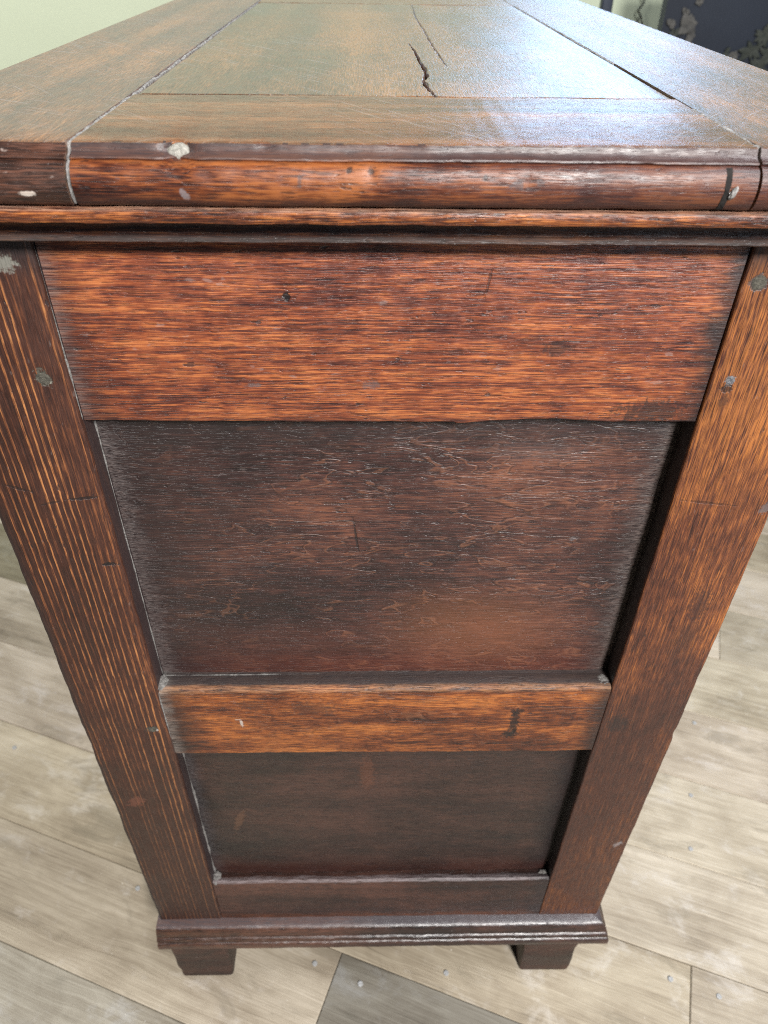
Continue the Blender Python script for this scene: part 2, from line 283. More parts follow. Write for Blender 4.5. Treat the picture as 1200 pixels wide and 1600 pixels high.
M['carcass'] = wood('carcass_oak', 'y', R_PANEL, (0.4, 0.55), offset=(2, 5, 1), specks=0.1)

def plain(name, c1, c2, scale, rough=0.7, bump=0.5, dist=0.002, spec=0.4, detail=5):
    n = NT(name); q = n.noise(n.P, scale, detail, 0.62)
    n.put(n.b.inputs['Base Color'], n.ramp(q, [(0.32, c1), (0.68, c2)])); n.b.inputs['Roughness'].default_value = rough
    n.b.inputs['Specular IOR Level'].default_value = spec
    n.put(n.b.inputs['Normal'], n.bump(n.noise(n.P, scale * 2.2, 4, 0.6), bump, dist)); return n.m
M['putty'] = plain('old_putty', (0.09, 0.085, 0.08), (0.46, 0.445, 0.43), 240, 0.8, 0.8, 0.0015)
M['putty_chip'] = plain('plaster_chip', (0.20, 0.19, 0.165), (0.46, 0.44, 0.39), 700, 0.85, 0.8, 0.001)
M['dust'] = plain('packed_dust', (0.09, 0.085, 0.08), (0.30, 0.285, 0.27), 520, 0.95, 0.8, 0.0012)
M['gapdark'] = plain('dark_gap', (0.008, 0.007, 0.007), (0.02, 0.016, 0.014), 200, 0.9)
M['gapfloor'] = plain('seam_dirt', (0.10, 0.085, 0.065), (0.20, 0.175, 0.14), 60, 0.95)
M['metal'] = plain('dull_metal', (0.25, 0.25, 0.25), (0.50, 0.50, 0.50), 700, 0.45, 0.4, 0.0006)
M['navy'] = plain('navy_paint', (0.007, 0.011, 0.021), (0.014, 0.020, 0.034), 4, 0.5, 0.1, 0.002)
M['petal'] = plain('pale_petal', (0.03, 0.03, 0.03), (0.11, 0.107, 0.10), 40, 0.7, 0.2)
M['leaf'] = plain('dim_leaf', (0.016, 0.022, 0.018), (0.045, 0.05, 0.042), 60, 0.7, 0.2)
M['post'] = plain('dark_post_paint', (0.018, 0.024, 0.040), (0.03, 0.038, 0.06), 20, 0.45, 0.2)
M['cord'] = plain('dark_cord', (0.02, 0.02, 0.022), (0.05, 0.05, 0.05), 90, 0.7)
M['wall'] = plain('pale_green_wall', (0.58, 0.645, 0.485), (0.62, 0.685, 0.52), 2.0, 0.75, 0.15, 0.002)

def floor_mat():
    n = NT('whitewashed_plank')
    oi = n.t.nodes.new('ShaderNodeObjectInfo'); rnd = oi.outputs['Random']
    Pg = n.vec('ADD', n.P, n.comb(n.mul(rnd, 37.0), n.mul(rnd, 11.0), n.mul(rnd, 5.0)))
    wv = n.noise(n.vec('MULTIPLY', Pg, (3.0, 12, 12)), 1.0, 3, 0.5, 0.6, color=True)
    Pw = n.vec('ADD', Pg, n.vec('MULTIPLY', n.vec('SUBTRACT', wv, (0.5, 0.5, 0.5)), (0.0, 0.022, 0.0)))
    g1 = n.noise(n.vec('MULTIPLY', Pw, (2.0, 120, 120)), 1.0, 3, 0.65)
    g2 = n.noise(n.vec('MULTIPLY', Pw, (14, 620, 620)), 1.0, 3, 0.65)
    bl = n.noise(n.vec('MULTIPLY', Pg, (6, 11, 11)), 1.0, 5, 0.62, 0.5)
    t = n.add(n.add(n.mul(n.sub(g1, 0.5), 0.65), n.mul(n.sub(g2, 0.5), 0.85)), n.add(n.mul(n.sub(bl, 0.5), 1.5), 0.58))
    t = n.add(t, n.mul(n.sub(rnd, 0.5), 0.28))
    col = n.ramp(t, [(0.02, (0.16, 0.138, 0.110)), (0.34, (0.30, 0.265, 0.215)), (0.62, (0.40, 0.365, 0.305)), (0.95, (0.53, 0.495, 0.43))])
    wash = n.step(n.noise(n.vec('MULTIPLY', Pg, (14, 20, 20)), 1.0, 6, 0.7, 0.4), 0.52, 0.70)
    col = n.mix(n.mul(wash, 0.55), col, (0.55, 0.54, 0.53))
    drk = n.step(n.noise(n.vec('MULTIPLY', n.vec('ADD', Pg, (2, 7, 3)), (8, 20, 20)), 1.0, 6, 0.68, 0.8), 0.52, 0.70)
    col = n.mix(n.mul(drk, 0.6), col, (0.20, 0.18, 0.145))
    fl = n.step(n.noise(n.P, 130, 2, 0.5), 0.745, 0.775)
    col = n.mix(n.mul(fl, 0.7), col, (0.72, 0.71, 0.68))
    # planks of greyer old timber, one of dark olive tone (colour attribute of the object)
    oc = oi.outputs['Color']
    col = n.mix(1.0, col, oc, 'MULTIPLY'); col = n.mix(1.0, col, (1.09, 1.03, 0.96), 'MULTIPLY')
    n.put(n.b.inputs['Base Color'], col)
    n.put(n.b.inputs['Roughness'], n.step(bl, 0.3, 0.7, 0.5, 0.7)); n.b.inputs['Specular IOR Level'].default_value = 0.35
    h = n.add(n.mul(g2, 0.7), n.add(g1, n.mul(fl, 0.5)))
    n.put(n.b.inputs['Normal'], n.bump(h, 0.5, 0.0016)); return n.m
M['floor'] = floor_mat()

# ------------------------------------------------------------------ mesh helpers
def link(name, verts, faces, mat, parent=None, smooth=35):
    me = bpy.data.meshes.new(name); me.from_pydata([tuple(v) for v in verts], [], faces); me.validate()
    import bmesh
    bm = bmesh.new(); bm.from_mesh(me); bmesh.ops.recalc_face_normals(bm, faces=bm.faces); bm.to_mesh(me); bm.free()
    if smooth:
        me.polygons.foreach_set('use_smooth', [True] * len(me.polygons)); me.set_sharp_from_angle(angle=math.radians(smooth))
    me.materials.append(mat); me.update()
    o = bpy.data.objects.new(name, me); COL.objects.link(o)
    if parent:
        o.parent = parent; L = Vector((0, 0, 0)); p = parent
        if p.parent is None: o.location = -p.location
    return o
def tag(o, label=None, cat=None, group=None, kind=None):
    for k, v in (('label', label), ('category', cat), ('group', group), ('kind', kind)):
        if v: o[k] = v
    return o
def rrect(a0, a1, b0, b1, r, seg=3):
    pts = []
    for cx, cy, s in ((a1 - r, b1 - r, 0), (a0 + r, b1 - r, 1), (a0 + r, b0 + r, 2), (a1 - r, b0 + r, 3)):
        for k in range(seg + 1):
            t = math.pi / 2 * (s + k / seg); pts.append((cx + r * math.cos(t), cy + r * math.sin(t)))
    return pts
def extrude(name, prof, axis, s0, s1, mat, parent, n=60, amp=0.0005, freq=22, fn=None, ends=None, smooth=35):
    """closed profile swept along an axis; every station is disturbed a little so no edge is ruler straight"""
    verts, faces = [], []; m = len(prof)
    off = Vector((random.uniform(0, 9), random.uniform(0, 9), random.uniform(0, 9)))
    for i in range(n + 1):
        s = s0 + (s1 - s0) * i / n
        for (a, b) in prof:
            if axis == 'x': p = Vector((s, a, b))
            elif axis == 'z': p = Vector((a, b, s))
            else: p = Vector((a, s, b))
            if ends and (i == 0 or i == n):
                p = ends(p, i == 0)
            d = noise.noise_vector(p * freq + off) * amp + noise.noise_vector(p * freq * 5 + off) * amp * 0.45
            if axis == 'x': d.x = 0
            elif axis == 'z': d.z = 0
            else: d.y = 0
            p = p + d
            if fn: p = fn(p)
            verts.append(p)
    for i in range(n):
        for j in range(m):
            k = (j + 1) % m
            faces.append((i * m + j, i * m + k, (i + 1) * m + k, (i + 1) * m + j))
    faces.append(tuple(range(m))); faces.append(tuple(n * m + j for j in range(m)))
    return link(name, verts, faces, mat, parent, smooth)
def blob(name, c, r, mat, parent, rot=(0, 0, 0), amp=0.25, n=14, freq=2.2):
    from mathutils import Euler
    E_ = Euler(rot).to_matrix(); verts, faces = [], []; o = Vector((random.random() * 9, 3, 1))
    for i in range(n + 1):
        th = math.pi * i / n
        for j in range(n * 2):
            ph = math.pi * j / n
            d = Vector((math.sin(th) * math.cos(ph), math.sin(th) * math.sin(ph), math.cos(th)))
            k = 1 + amp * noise.noise(d * freq + o) + amp * .5 * noise.noise(d * freq * 3 + o)
            verts.append(Vector(c) + E_ @ Vector((d.x * r[0] * k, d.y * r[1] * k, d.z * r[2] * k)))
    m = n * 2
    for i in range(n):
        for j in range(m): faces.append((i * m + j, i * m + (j + 1) % m, (i + 1) * m + (j + 1) % m, (i + 1) * m + j))
    return link(name, verts, faces, mat, parent, 60)
def tube(name, pts, r, mat, parent=None, seg=8):
    verts, faces = [], []
    for i, p in enumerate(pts):
        p = Vector(p); a = Vector(pts[max(i - 1, 0)]); b = Vector(pts[min(i + 1, len(pts) - 1)])
        t = (b - a).normalized(); u = t.cross(Vector((0, 1, 0.2))).normalized(); v = t.cross(u)
        for k in range(seg):
            an = 2 * math.pi * k / seg; verts.append(p + (u * math.cos(an) + v * math.sin(an)) * r)
    for i in range(len(pts) - 1):
        for k in range(seg): faces.append((i * seg + k, i * seg + (k + 1) % seg, (i + 1) * seg + (k + 1) % seg, (i + 1) * seg + k))
    faces += [tuple(range(seg)), tuple((len(pts) - 1) * seg + k for k in range(seg))]
    return link(name, verts, faces, mat, parent, 60)

# ------------------------------------------------------------------ the setting: floor and wall
ANG = math.radians(-20.5)
def world_of(al, ac): return (al * math.cos(ANG) - ac * math.sin(ANG), al * math.sin(ANG) + ac * math.cos(ANG))
fl = link('floor', [(-2.6, -0.95, -0.0035), (2.6, -0.95, -0.0035), (2.6, 2.2, -0.0035), (-2.6, 2.2, -0.0035)], [(0, 1, 2, 3)], M['gapfloor'], smooth=0)
tag(fl, 'worn whitewashed plank floor under the chest', kind='structure')
LINES = [-0.145 + 0.1398 * k for k in range(-17, 18)]
JOINTS = {-1: [-0.85, 0.62], 0: [-0.050, -0.95, 0.9], 1: [-1.25, 0.385, 1.2], 2: [-1.1, 0.02, 0.95], 3: [-0.70, 0.70], 4: [-0.3, 0.86], 5: [-0.9, 0.15, 1.0]}
GREY = {(0, -0.050): (0.50, 0.53, 0.56), (3, -0.70): (1.0, 1.0, 0.98), (1, 0.385): (0.98, 0.98, 0.98), (-1, -0.85): (0.80, 0.84, 0.88), (4, -2.6): (0.52, 0.53, 0.47), (4, -0.3): (1.06, 1.05, 1.06)}
def clip_poly(poly, x0, x1, y0, y1):
    for ax, lim, sg in ((0, x0, 1), (0, x1, -1), (1, y0, 1), (1, y1, -1)):
        out = []
        for i in range(len(poly)):
            a, b = poly[i], poly[(i + 1) % len(poly)]
            da, db = sg * (a[ax] - lim), sg * (b[ax] - lim)
            if da >= 0: out.append(a)
            if da * db < 0:
                t = da / (da - db); out.append((a[0] + (b[0] - a[0]) * t, a[1] + (b[1] - a[1]) * t))
        poly = out
        if not poly: return []
    return poly
nailspots = []
def plank(row, a0, a1):
    c0, c1 = LINES[row + 17] + 0.0003, LINES[row + 18] - 0.0003
    b0, b1 = a0 + 0.0003, a1 - 0.0003
    poly = clip_poly([world_of(b0, c0), world_of(b1, c0), world_of(b1, c1), world_of(b0, c1)], -2.6, 2.6, -0.95, 2.195)
    if len(poly) < 3: return
    cx = sum(p[0] for p in poly) / len(poly); cy = sum(p[1] for p in poly) / len(poly)
    ca, sa = math.cos(-ANG), math.sin(-ANG)
    loc = [((p[0] - cx) * ca - (p[1] - cy) * sa, (p[0] - cx) * sa + (p[1] - cy) * ca) for p in poly]
    k = len(loc); dz = random.uniform(-0.0007, 0.0007); r = 0.0012
    area2 = sum(loc[i][0] * loc[(i + 1) % k][1] - loc[(i + 1) % k][0] * loc[i][1] for i in range(k))
    if area2 < 0: loc.reverse()
    def inset(d):
        out = []
        for i in range(k):
            p0, p1, p2 = Vector(loc[i - 1]), Vector(loc[i]), Vector(loc[(i + 1) % k])
            e1, e2 = (p1 - p0).normalized(), (p2 - p1).normalized()
            n1, n2 = Vector((-e1.y, e1.x)), Vector((-e2.y, e2.x)); bis = (n1 + n2)
            bis = bis / max(bis.dot(n1), 0.3); out.append(p1 + bis * d)
        return out
    v = [(x, y, -0.028) for x, y in loc] + [(x, y, -r) for x, y in loc] + [(p.x, p.y, 0.0) for p in inset(r)]
    f = [tuple(range(2 * k, 3 * k))]
    for ring in (0, k):
        for i in range(k): f.append((ring + i, ring + (i + 1) % k, ring + k + (i + 1) % k, ring + k + i))
    o = link('plank', v, f, M['floor'], fl, smooth=0)
    o.location = (cx, cy, dz - 0.0008); o.rotation_euler = (0, 0, ANG)
    g = GREY.get((row, a0))
    if g is None: q = random.uniform(0.9, 1.06); g = (q, q * random.uniform(0.98, 1.01), q * random.uniform(0.95, 1.02))
    o.color = (*g, 1)
for row in range(-17, 17):
    js = sorted(JOINTS.get(row, [random.uniform(-1.3, -0.5), random.uniform(0.3, 1.1)]))
    cuts = [-2.6] + js + [2.9]
    for a, b in zip(cuts, cuts[1:]): plank(row, a, b)
for al, ac in [(0.36, 0.108), (0.419, 0.108), (0.086, 0.017), (-0.014, -0.032), (-0.078, -0.030), (0.378, 0.387), (0.38, 0.297), (-0.349, -0.026), (-0.667, 0.098), (0.38, 0.53), (-0.078, -0.125), (-0.02, -0.123), (0.358, 0.012), (0.418, 0.013)]:
    x, y = world_of(al, ac); v = []; f = []
    for rr, z in ((0.0033, -0.002), (0.0033, 0.0003), (0.0026, 0.0006), (0.0010, 0.0002)):
        for k in range(14): a = k * math.pi / 7; v.append((x + rr * math.cos(a), y + rr * math.sin(a), z))
    for q in range(3):
        for k in range(14): f.append((q * 14 + k, q * 14 + (k + 1) % 14, q * 14 + 14 + (k + 1) % 14, q * 14 + 14 + k))
    f.append(tuple(range(42, 56)))
    link('nail_head', v, f, M['metal'], fl, 40)
wall = link('wall', [(-2.6, 2.2, -0.02), (2.6, 2.2, -0.02), (2.6, 2.3, -0.02), (-2.6, 2.3, -0.02), (-2.6, 2.2, 2.6), (2.6, 2.2, 2.6), (2.6, 2.3, 2.6), (-2.6, 2.3, 2.6)],
    [(0, 1, 5, 4), (1, 2, 6, 5), (2, 3, 7, 6), (3, 0, 4, 7), (4, 5, 6, 7), (0, 3, 2, 1)], M['wall'], smooth=0)
tag(wall, 'smooth pale green painted wall behind the chest', 'wall', kind='structure')

# ------------------------------------------------------------------ the chest
chest = bpy.data.objects.new('oak_chest', None); COL.objects.link(chest); chest.location = (0, 0.41, 0)
tag(chest, 'antique dark oak chest with panelled end and moulded top on the plank floor', 'chest')
ZT = 0.9795; LEN = 0.83        # top surface, length of the carcass
XL, XR, XLI, XRI = -0.26, 0.26, -0.1874, 0.1902
JL, JR = -0.1500, 0.1680       # joints between the boards of the top

def wob(fx, amp, ax='z', cond=None):
    def f(p):
        if cond is None or cond(p):
            d = noise.noise(Vector((p.x * fx, p.y * fx, p.z * fx)) + Vector((4, 8, 1))) * amp
            if ax == 'z': p.z += d
            elif ax == 'x': p.x += d
            else: p.y += d
        return p
    return f
# frame of the near end
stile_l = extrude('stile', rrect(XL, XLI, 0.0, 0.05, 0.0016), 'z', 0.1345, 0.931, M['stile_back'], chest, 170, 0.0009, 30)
def chipR(p):
    if p.x > 0.25 and p.y < 0.01:
        for zc, h_, d_ in ((0.497, 0.006, 0.0016), (0.575, 0.010, 0.0008), (0.752, 0.006, 0.0010)):
            p.x -= d_ * math.exp(-((p.z - zc) / h_) ** 2)
    return p
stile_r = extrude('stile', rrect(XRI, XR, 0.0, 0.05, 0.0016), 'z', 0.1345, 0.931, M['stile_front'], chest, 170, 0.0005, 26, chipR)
def frz(p):
    if p.z < 0.83 and p.x > 0.04:
        p.z += 0.0022 * math.exp(-((p.x - 0.095) / 0.028) ** 2) - 0.0012 * math.exp(-((p.x - 0.045) / 0.012) ** 2)
    return p
extrude('top_rail', rrect(0.0026, 0.03, 0.8185, 0.931, 0.0011), 'x', XLI + 0.0008, XRI - 0.0010, M['frieze'], chest, 170, 0.0005, 30, frz)
MR = [(0.0, 0.4725), (0.0, 0.5570), (0.0007, 0.5596), (0.0024, 0.5610), (0.0060, 0.5620), (0.0110, 0.5618), (0.0150, 0.5612), (0.0170, 0.5606), (0.024, 0.5620), (0.024, 0.4715), (0.001, 0.4715)]
extrude('middle_rail', MR, 'x', XLI + 0.0006, XRI - 0.0006, M['rail_mid'], chest, 130, 0.0006, 30)
BR = [(0.0006, 0.1345), (0.0006, 0.2160), (0.0016, 0.2190), (0.0040, 0.2205), (0.0075, 0.2192), (0.0150, 0.2140), (0.0220, 0.2130), (0.0220, 0.1345)]
extrude('bottom_rail', BR, 'x', XLI + 0.0006, XRI - 0.0006, M['rail_low'], chest, 110, 0.0006, 30)
def pan(name, x0, x1, z0, z1, y, mat):
    nx, nz = 90, 70; v, f = [], []
    for i in range(nz + 1):
        for j in range(nx + 1):
            x = x0 + (x1 - x0) * j / nx; z = z0 + (z1 - z0) * i / nz
            e = min(1.0, min(x - x0, x1 - x) / 0.028)
            v.append((x, y + 0.0025 * (1 - e) ** 2 + 0.0011 * noise.noise(Vector((x * 9, 3.1, z * 26))), z))
    for i in range(nz):
        for j in range(nx): a = i * (nx + 1) + j; f.append((a, a + 1, a + nx + 2, a + nx + 1))
    q = len(v); v += [(x0, y + 0.008, z0), (x1, y + 0.008, z0), (x1, y + 0.008, z1), (x0, y + 0.008, z1)]
    f.append((q, q + 1, q + 2, q + 3))
    b = [j for j in range(nx + 1)]; t = [nz * (nx + 1) + j for j in range(nx + 1)]
    f.append(tuple(b[::-1]) + (q, q + 1)); f.append(tuple(t) + (q + 2, q + 3))
    f.append(tuple(i * (nx + 1) for i in range(nz + 1)) + (q + 3, q)); f.append(tuple(i * (nx + 1) + nx for i in range(nz, -1, -1)) + (q + 1, q + 2))
    return link(name, v, f, mat, chest)
pan('panel', XLI - 0.006, XRI + 0.006, 0.552, 0.826, 0.0195, M['panel_up'])
pan('panel', XLI - 0.006, XRI + 0.006, 0.208, 0.480, 0.0165, M['panel_low'])
# pegs and nails
def peg(name, x, z, r, mat, y=0.0, out=0.0004, sides=9):
    v, f = [], []
    for rr, yy in ((r, y + 0.006), (r, y - out * 0.5), (r * 0.8, y - out), (r * 0.35, y - out * 0.7)):
        for k in range(sides):
            a = 2 * math.pi * k / sides; q = rr * (1 + 0.18 * noise.noise(Vector((math.cos(a) * 2, math.sin(a) * 2, x * 50)))); v.append((x + q * math.cos(a), yy, z + q * math.sin(a)))
    for q in range(3):
        for k in range(sides): f.append((q * sides + k, q * sides + (k + 1) % sides, (q + 1) * sides + (k + 1) % sides, (q + 1) * sides + k))
    f.append(tuple(range(3 * sides, 4 * sides))); return link(name, v, f, mat, stile_l if x < 0 else stile_r, 30)
M['nail'] = plain('old_nail', (0.06, 0.06, 0.065), (0.24, 0.24, 0.26), 600, 0.4, 0.8, 0.001)
M['peg'] = plain('grimy_peg', (0.03, 0.028, 0.022), (0.13, 0.12, 0.095), 520, 0.7, 0.9, 0.001)
peg('peg', -0.2022, 0.8490, 0.0042, M['peg']); peg('peg', -0.2010, 0.5083, 0.0034, M['peg'], out=0.0005)
peg('nail', 0.2010, 0.8492, 0.0028, M['nail'], out=0.0004); peg('peg', 0.1985, 0.9085, 0.0042, M['peg'])

# dust packed into the corners beside the left post
def dust(name, pts, wx, mat):
    """an uneven fillet of dust lying along a corner"""
    v, f = [], []; n = 48
    for i in range(n + 1):
        t = i / n * (len(pts) - 1); k = min(int(t), len(pts) - 2); u = t - k
        p = Vector(pts[k]).lerp(Vector(pts[k + 1]), u); d = (Vector(pts[k + 1]) - Vector(pts[k])).normalized()
        r = wx * (0.55 + 0.7 * noise.noise(p * 60) + 0.4 * noise.noise(p * 240)); r = max(r * min(1.0, max(0.05, 0.6 + 1.6 * noise.noise(p * 24 + Vector((7, 2, 5))))), wx * 0.06)
        if i in (0, n): r *= 0.2
        a = Vector((0, -1, 0)); b = d.cross(a).normalized()
        for m_ in range(6):
            an = 2 * math.pi * m_ / 6; v.append(p + a * math.cos(an) * r * 0.6 + b * math.sin(an) * r)
    for i in range(n):
        for m_ in range(6): f.append((i * 6 + m_, i * 6 + (m_ + 1) % 6, (i + 1) * 6 + (m_ + 1) % 6, (i + 1) * 6 + m_))
    f += [tuple(range(6)), tuple(n * 6 + m_ for m_ in range(6))]
    return link(name, v, f, mat, chest, 60)
dust('dust_line', [(XLI + 0.0003, 0.0180, 0.815), (XLI + 0.0003, 0.0180, 0.560)], 0.0012, M['dust'])
dust('dust_line', [(XLI + 0.0002, 0.0022, 0.925), (XLI + 0.0002, 0.0022, 0.820)], 0.0011, M['dust'])
dust('dust_line', [(XLI + 0.0002, 0.0000, 0.560), (XLI + 0.0002, 0.0000, 0.473)], 0.0012, M['dust'])
dust('dust_line', [(XLI + 0.0008, 0.0150, 0.470), (XLI + 0.0005, 0.0150, 0.216)], 0.0024, M['dust'])
dust('dust_line', [(XLI + 0.001, 0.0160, 0.5610), (-0.12, 0.0165, 0.5609), (-0.06, 0.0175, 0.5604), (0.0, 0.0200, 0.5590)], 0.0014, M['dust'])
blob('dust_pile', (XLI + 0.002, 0.009, 0.5615), (0.005, 0.008, 0.0019), M['dust'], chest, amp=0.3)
blob('dust_pile', (XLI + 0.003, 0.008, 0.2185), (0.005, 0.007, 0.0020), M['dust'], chest, amp=0.3)
blob('dust_pile', (XRI - 0.006, 0.009, 0.5612), (0.007, 0.005, 0.0011), M['dust'], chest, amp=0.3)
blob('dust_pile', (XRI - 0.006, 0.009, 0.2175), (0.005, 0.004, 0.0010), M['dust'], chest, amp=0.3)

# top: moulded edge of the boards
YB = 0.008                     # back of the moulded strip, where the flat of the board begins
def edge_prof(dy=0.0, dz=0.0):
    pts = [(YB, ZT), (-0.0160, ZT), (-0.0178, ZT - 0.0005), (-0.0186, ZT - 0.0016)]
    pts += [(-0.0188, ZT - 0.0028), (-0.0198, ZT - 0.0040), (-0.0218, ZT - 0.0049), (-0.0232, ZT - 0.0053), (-0.0236, ZT - 0.0060), (-0.0228, ZT - 0.0068)]
    zc, hz, ax = ZT - 0.0166, 0.0097, 0.0066
    for k in range(1, 12):
        t = math.pi * k / 12; pts.append((-0.0222 - ax * math.sin(t) ** 0.8, zc + hz * math.cos(t)))
    pts += [(-0.0206, ZT - 0.0266), (YB, ZT - 0.0266)]
    return [(a + dy, b + dz) for a, b in pts]
def dents(spec):
    def f(p):
        for (x, z, rx, rz, d) in spec:
            if p.y < -0.012: p.y += d * math.exp(-((p.x - x) / rx) ** 2 - ((p.z - z) / rz) ** 2)
        return p
    return f
XLT, XRT = -0.2560, 0.2705
EP = edge_prof()
# cleat: flat part and moulded nose are one sweep along x
cprof = [(0.1005, ZT - 0.0006), (0.0998, ZT)] + EP[1:-1] + [(0.1005, ZT - 0.0266)]
def cleat_ends(p, first):
    return p
dn = dents([(-0.1005, 0.976, 0.0055, 0.005, 0.006), (0.060, 0.966, 0.003, 0.003, 0.0008), (0.115, 0.972, 0.006, 0.002, 0.0012), (-0.012, 0.970, 0.0025, 0.0025, 0.001), (0.09, 0.957, 0.006, 0.003, 0.0006), (-0.06, 0.9785, 0.004, 0.002, 0.0012), (0.005, 0.979, 0.006, 0.0015, 0.001)])
cl = extrude('end_cleat', cprof, 'x', JL + 0.0012, JR - 0.0006, M['cleat'], chest, 260, 0.00042, 34, dn)
# the nose carries the worn polished moulding finish
def second_mat(o, mat, test):
    o.data.materials.append(mat)
    for p in o.data.polygons:
        if test(p.center): p.material_index = 1
second_mat(cl, M['torus'], lambda c: c.y < -0.0150 and c.z < ZT - 0.0004)
def long_board(x0, x1, name):
    # moulded nose at the near end, flat board behind it, all one board with the grain along y
    pr = [(LEN + 0.02, ZT - 0.0266), (LEN + 0.02, ZT)] + [(0.3, ZT), (0.1, ZT)] + EP[:-1] + [(0.1, ZT - 0.0266)]
    o = extrude(name, pr, 'x', x0, x1, M['top'], chest, 60, 0.0004, 30, dents([(0.171, 0.972, 0.004, 0.002, 0.001)]))
    second_mat(o, M['torus_end'] if x0 < 0 else M['torus'], lambda c: c.y < -0.0150 and c.z < ZT - 0.0004)
    return o
long_board(XLT, JL - 0.0012, 'top_board')
rb = long_board(JR + 0.0008, XRT, 'top_board')
# centre board of the top with two shakes (drying cracks) running with the grain
C1 = [(0.0212, 0.3434), (0.0235, 0.2963), (0.0242, 0.2447), (0.0258, 0.2054), (0.0256, 0.178), (0.0222, 0.1575), (0.0232, 0.1294), (0.0262, 0.1005)]
C2 = [(0.0412, 0.735), (0.0379, 0.5576), (0.0397, 0.439), (0.0400, 0.3624), (0.0410, 0.2906), (0.0424, 0.2213)]
def crack_depth(x, y):
    d = 0.0
    for pts, wmax, dep in ((C1, 0.0018, 0.006), (C2, 0.0012, 0.0020)):
        y0, y1 = pts[-1][1], pts[0][1]
        if y < y0 or y > y1: continue
        for (xa, ya), (xb, yb) in zip(pts, pts[1:]):
            if yb <= y <= ya:
                t = (ya - y) / max(ya - yb, 1e-6); xc = xa + (xb - xa) * t + 0.0008 * noise.noise(Vector((y * 160, 1, 0))) + 0.0006 * noise.noise(Vector((y * 420, 4, 0)))
                u = (y - y0) / (y1 - y0)
                ww = wmax * (math.sin(math.pi * min(1, max(0.0, u) ** 0.6)) ** 0.8 * (0.65 + 0.5 * noise.noise(Vector((y * 60, 5, 2)))) + 0.10)
                ww = max(ww, 0.0003); q = abs(x - xc) / ww
                if q < 1: d = max(d, dep * (1 - q * q))
                elif q < 3: d = max(d, -0.0005 * (1 - (q - 1) / 2))
    return d
def centre_board():
    xs = []; x = JL + 0.0012
    while x < JR - 0.0008:
        xs.append(x); x += 0.0004 if 0.014 < x < 0.050 else 0.004
    xs.append(JR - 0.0008)
    ys = []; y = 0.1010
    while y < 0.722:
        ys.append(y); y += 0.0022 + (y - 0.1) * 0.004
    ys.append(0.722)
    v, f = [], []; nx = len(xs); ny = len(ys)
    for yy in ys:
        for xx in xs:
            e = min(xx - xs[0], xs[-1] - xx, yy - ys[0]); rnd = -0.0010 * max(0, 1 - e / 0.0015)
            v.append((xx, yy, ZT - 0.0002 - crack_depth(xx, yy) + rnd + 0.0005 * noise.noise(Vector((xx * 22, yy * 5, 0)))))
    for i in range(ny - 1):
        for j in range(nx - 1): a = i * nx + j; f.append((a, a + 1, a + nx + 1, a + nx))
    q = len(v); zb = ZT - 0.0260
    v += [(xs[0], ys[0], zb), (xs[-1], ys[0], zb), (xs[-1], ys[-1], zb), (xs[0], ys[-1], zb)]
    f += [(q, q + 3, q + 2, q + 1), tuple(range(nx - 1, -1, -1)) + (q, q + 1), tuple((ny - 1) * nx + j for j in range(nx)) + (q + 2, q + 3),
          tuple(i * nx for i in range(ny)) + (q + 3, q), tuple(i * nx + nx - 1 for i in range(ny - 1, -1, -1)) + (q + 1, q + 2)]
    return link('top_panel', v, f, M['top_b'], chest, 50)
centre_board()
extrude('end_cleat', [(0.7235, ZT - 0.0266), (0.7235, ZT - 0.0008), (0.7243, ZT), (LEN + 0.018, ZT), (LEN + 0.020, ZT - 0.002), (LEN + 0.020, ZT - 0.0266)], 'x', JL + 0.0012, JR - 0.0006, M['cleat'], chest, 40, 0.0004, 30)
# putty and dirt in the joints of the top
def seam(name, x, y0, y1, wd, top, mat, amp, n=220, keep=None):
    v, f = [], []
    for i in range(n + 1):
        u = i / n; y = y0 + (y1 - y0) * u * u if y1 > y0 else y0
        w_ = wd * (1 + 0.55 * noise.noise(Vector((x, y * 70, 0))) + 0.35 * noise.noise(Vector((x, y * 300, 4))))
        z = ZT + top + amp * noise.noise(Vector((x * 3, y * 110, 2)))
        if keep and not keep(y): z = ZT - 0.006
        xc = x + 0.0004 * noise.noise(Vector((3, y * 40, 1)))
        v += [(xc - w_, y, ZT - 0.010), (xc - w_, y, z - 0.0005), (xc, y, z), (xc + w_, y, z - 0.0005), (xc + w_, y, ZT - 0.010)]
    for i in range(n):
        for k in range(4): f.append((i * 5 + k, i * 5 + k + 1, i * 5 + k + 6, i * 5 + k + 5))
    f += [tuple(range(5)), tuple(n * 5 + k for k in range(5))]
    return link(name, v, f, mat, chest, 60)
seam('joint_putty', JL, -0.016, 0.80, 0.0010, -0.0002, M['putty'], 0.0009)
seam('joint_putty', JR, -0.016, 0.80, 0.0012, 0.0003, M['putty'], 0.0008, keep=lambda y: y < 0.075 or y > 0.24)
# putty on the curved face at the left joint
v_, f_ = [], []
for i, (a, b) in enumerate(EP[3:20]):
    d = 0.0006 + 0.0003 * noise.noise(Vector((a * 300, b * 300, 0))); w_ = 0.0006 + 0.0005 * noise.noise(Vector((b * 400, 1, 2)))
    xo = JL - 0.0045 * max(0, min(1, (ZT - 0.006 - b) / 0.006)) * 0
    v_ += [(xo - w_, a + 0.002, b), (xo, a - d, b), (xo + w_, a + 0.002, b)]
for i in range(16):
    for k in range(2): f_.append((i * 3 + k, i * 3 + k + 1, i * 3 + k + 4, i * 3 + k + 3))
link('joint_putty', v_, f_, M['putty'], chest, 60)
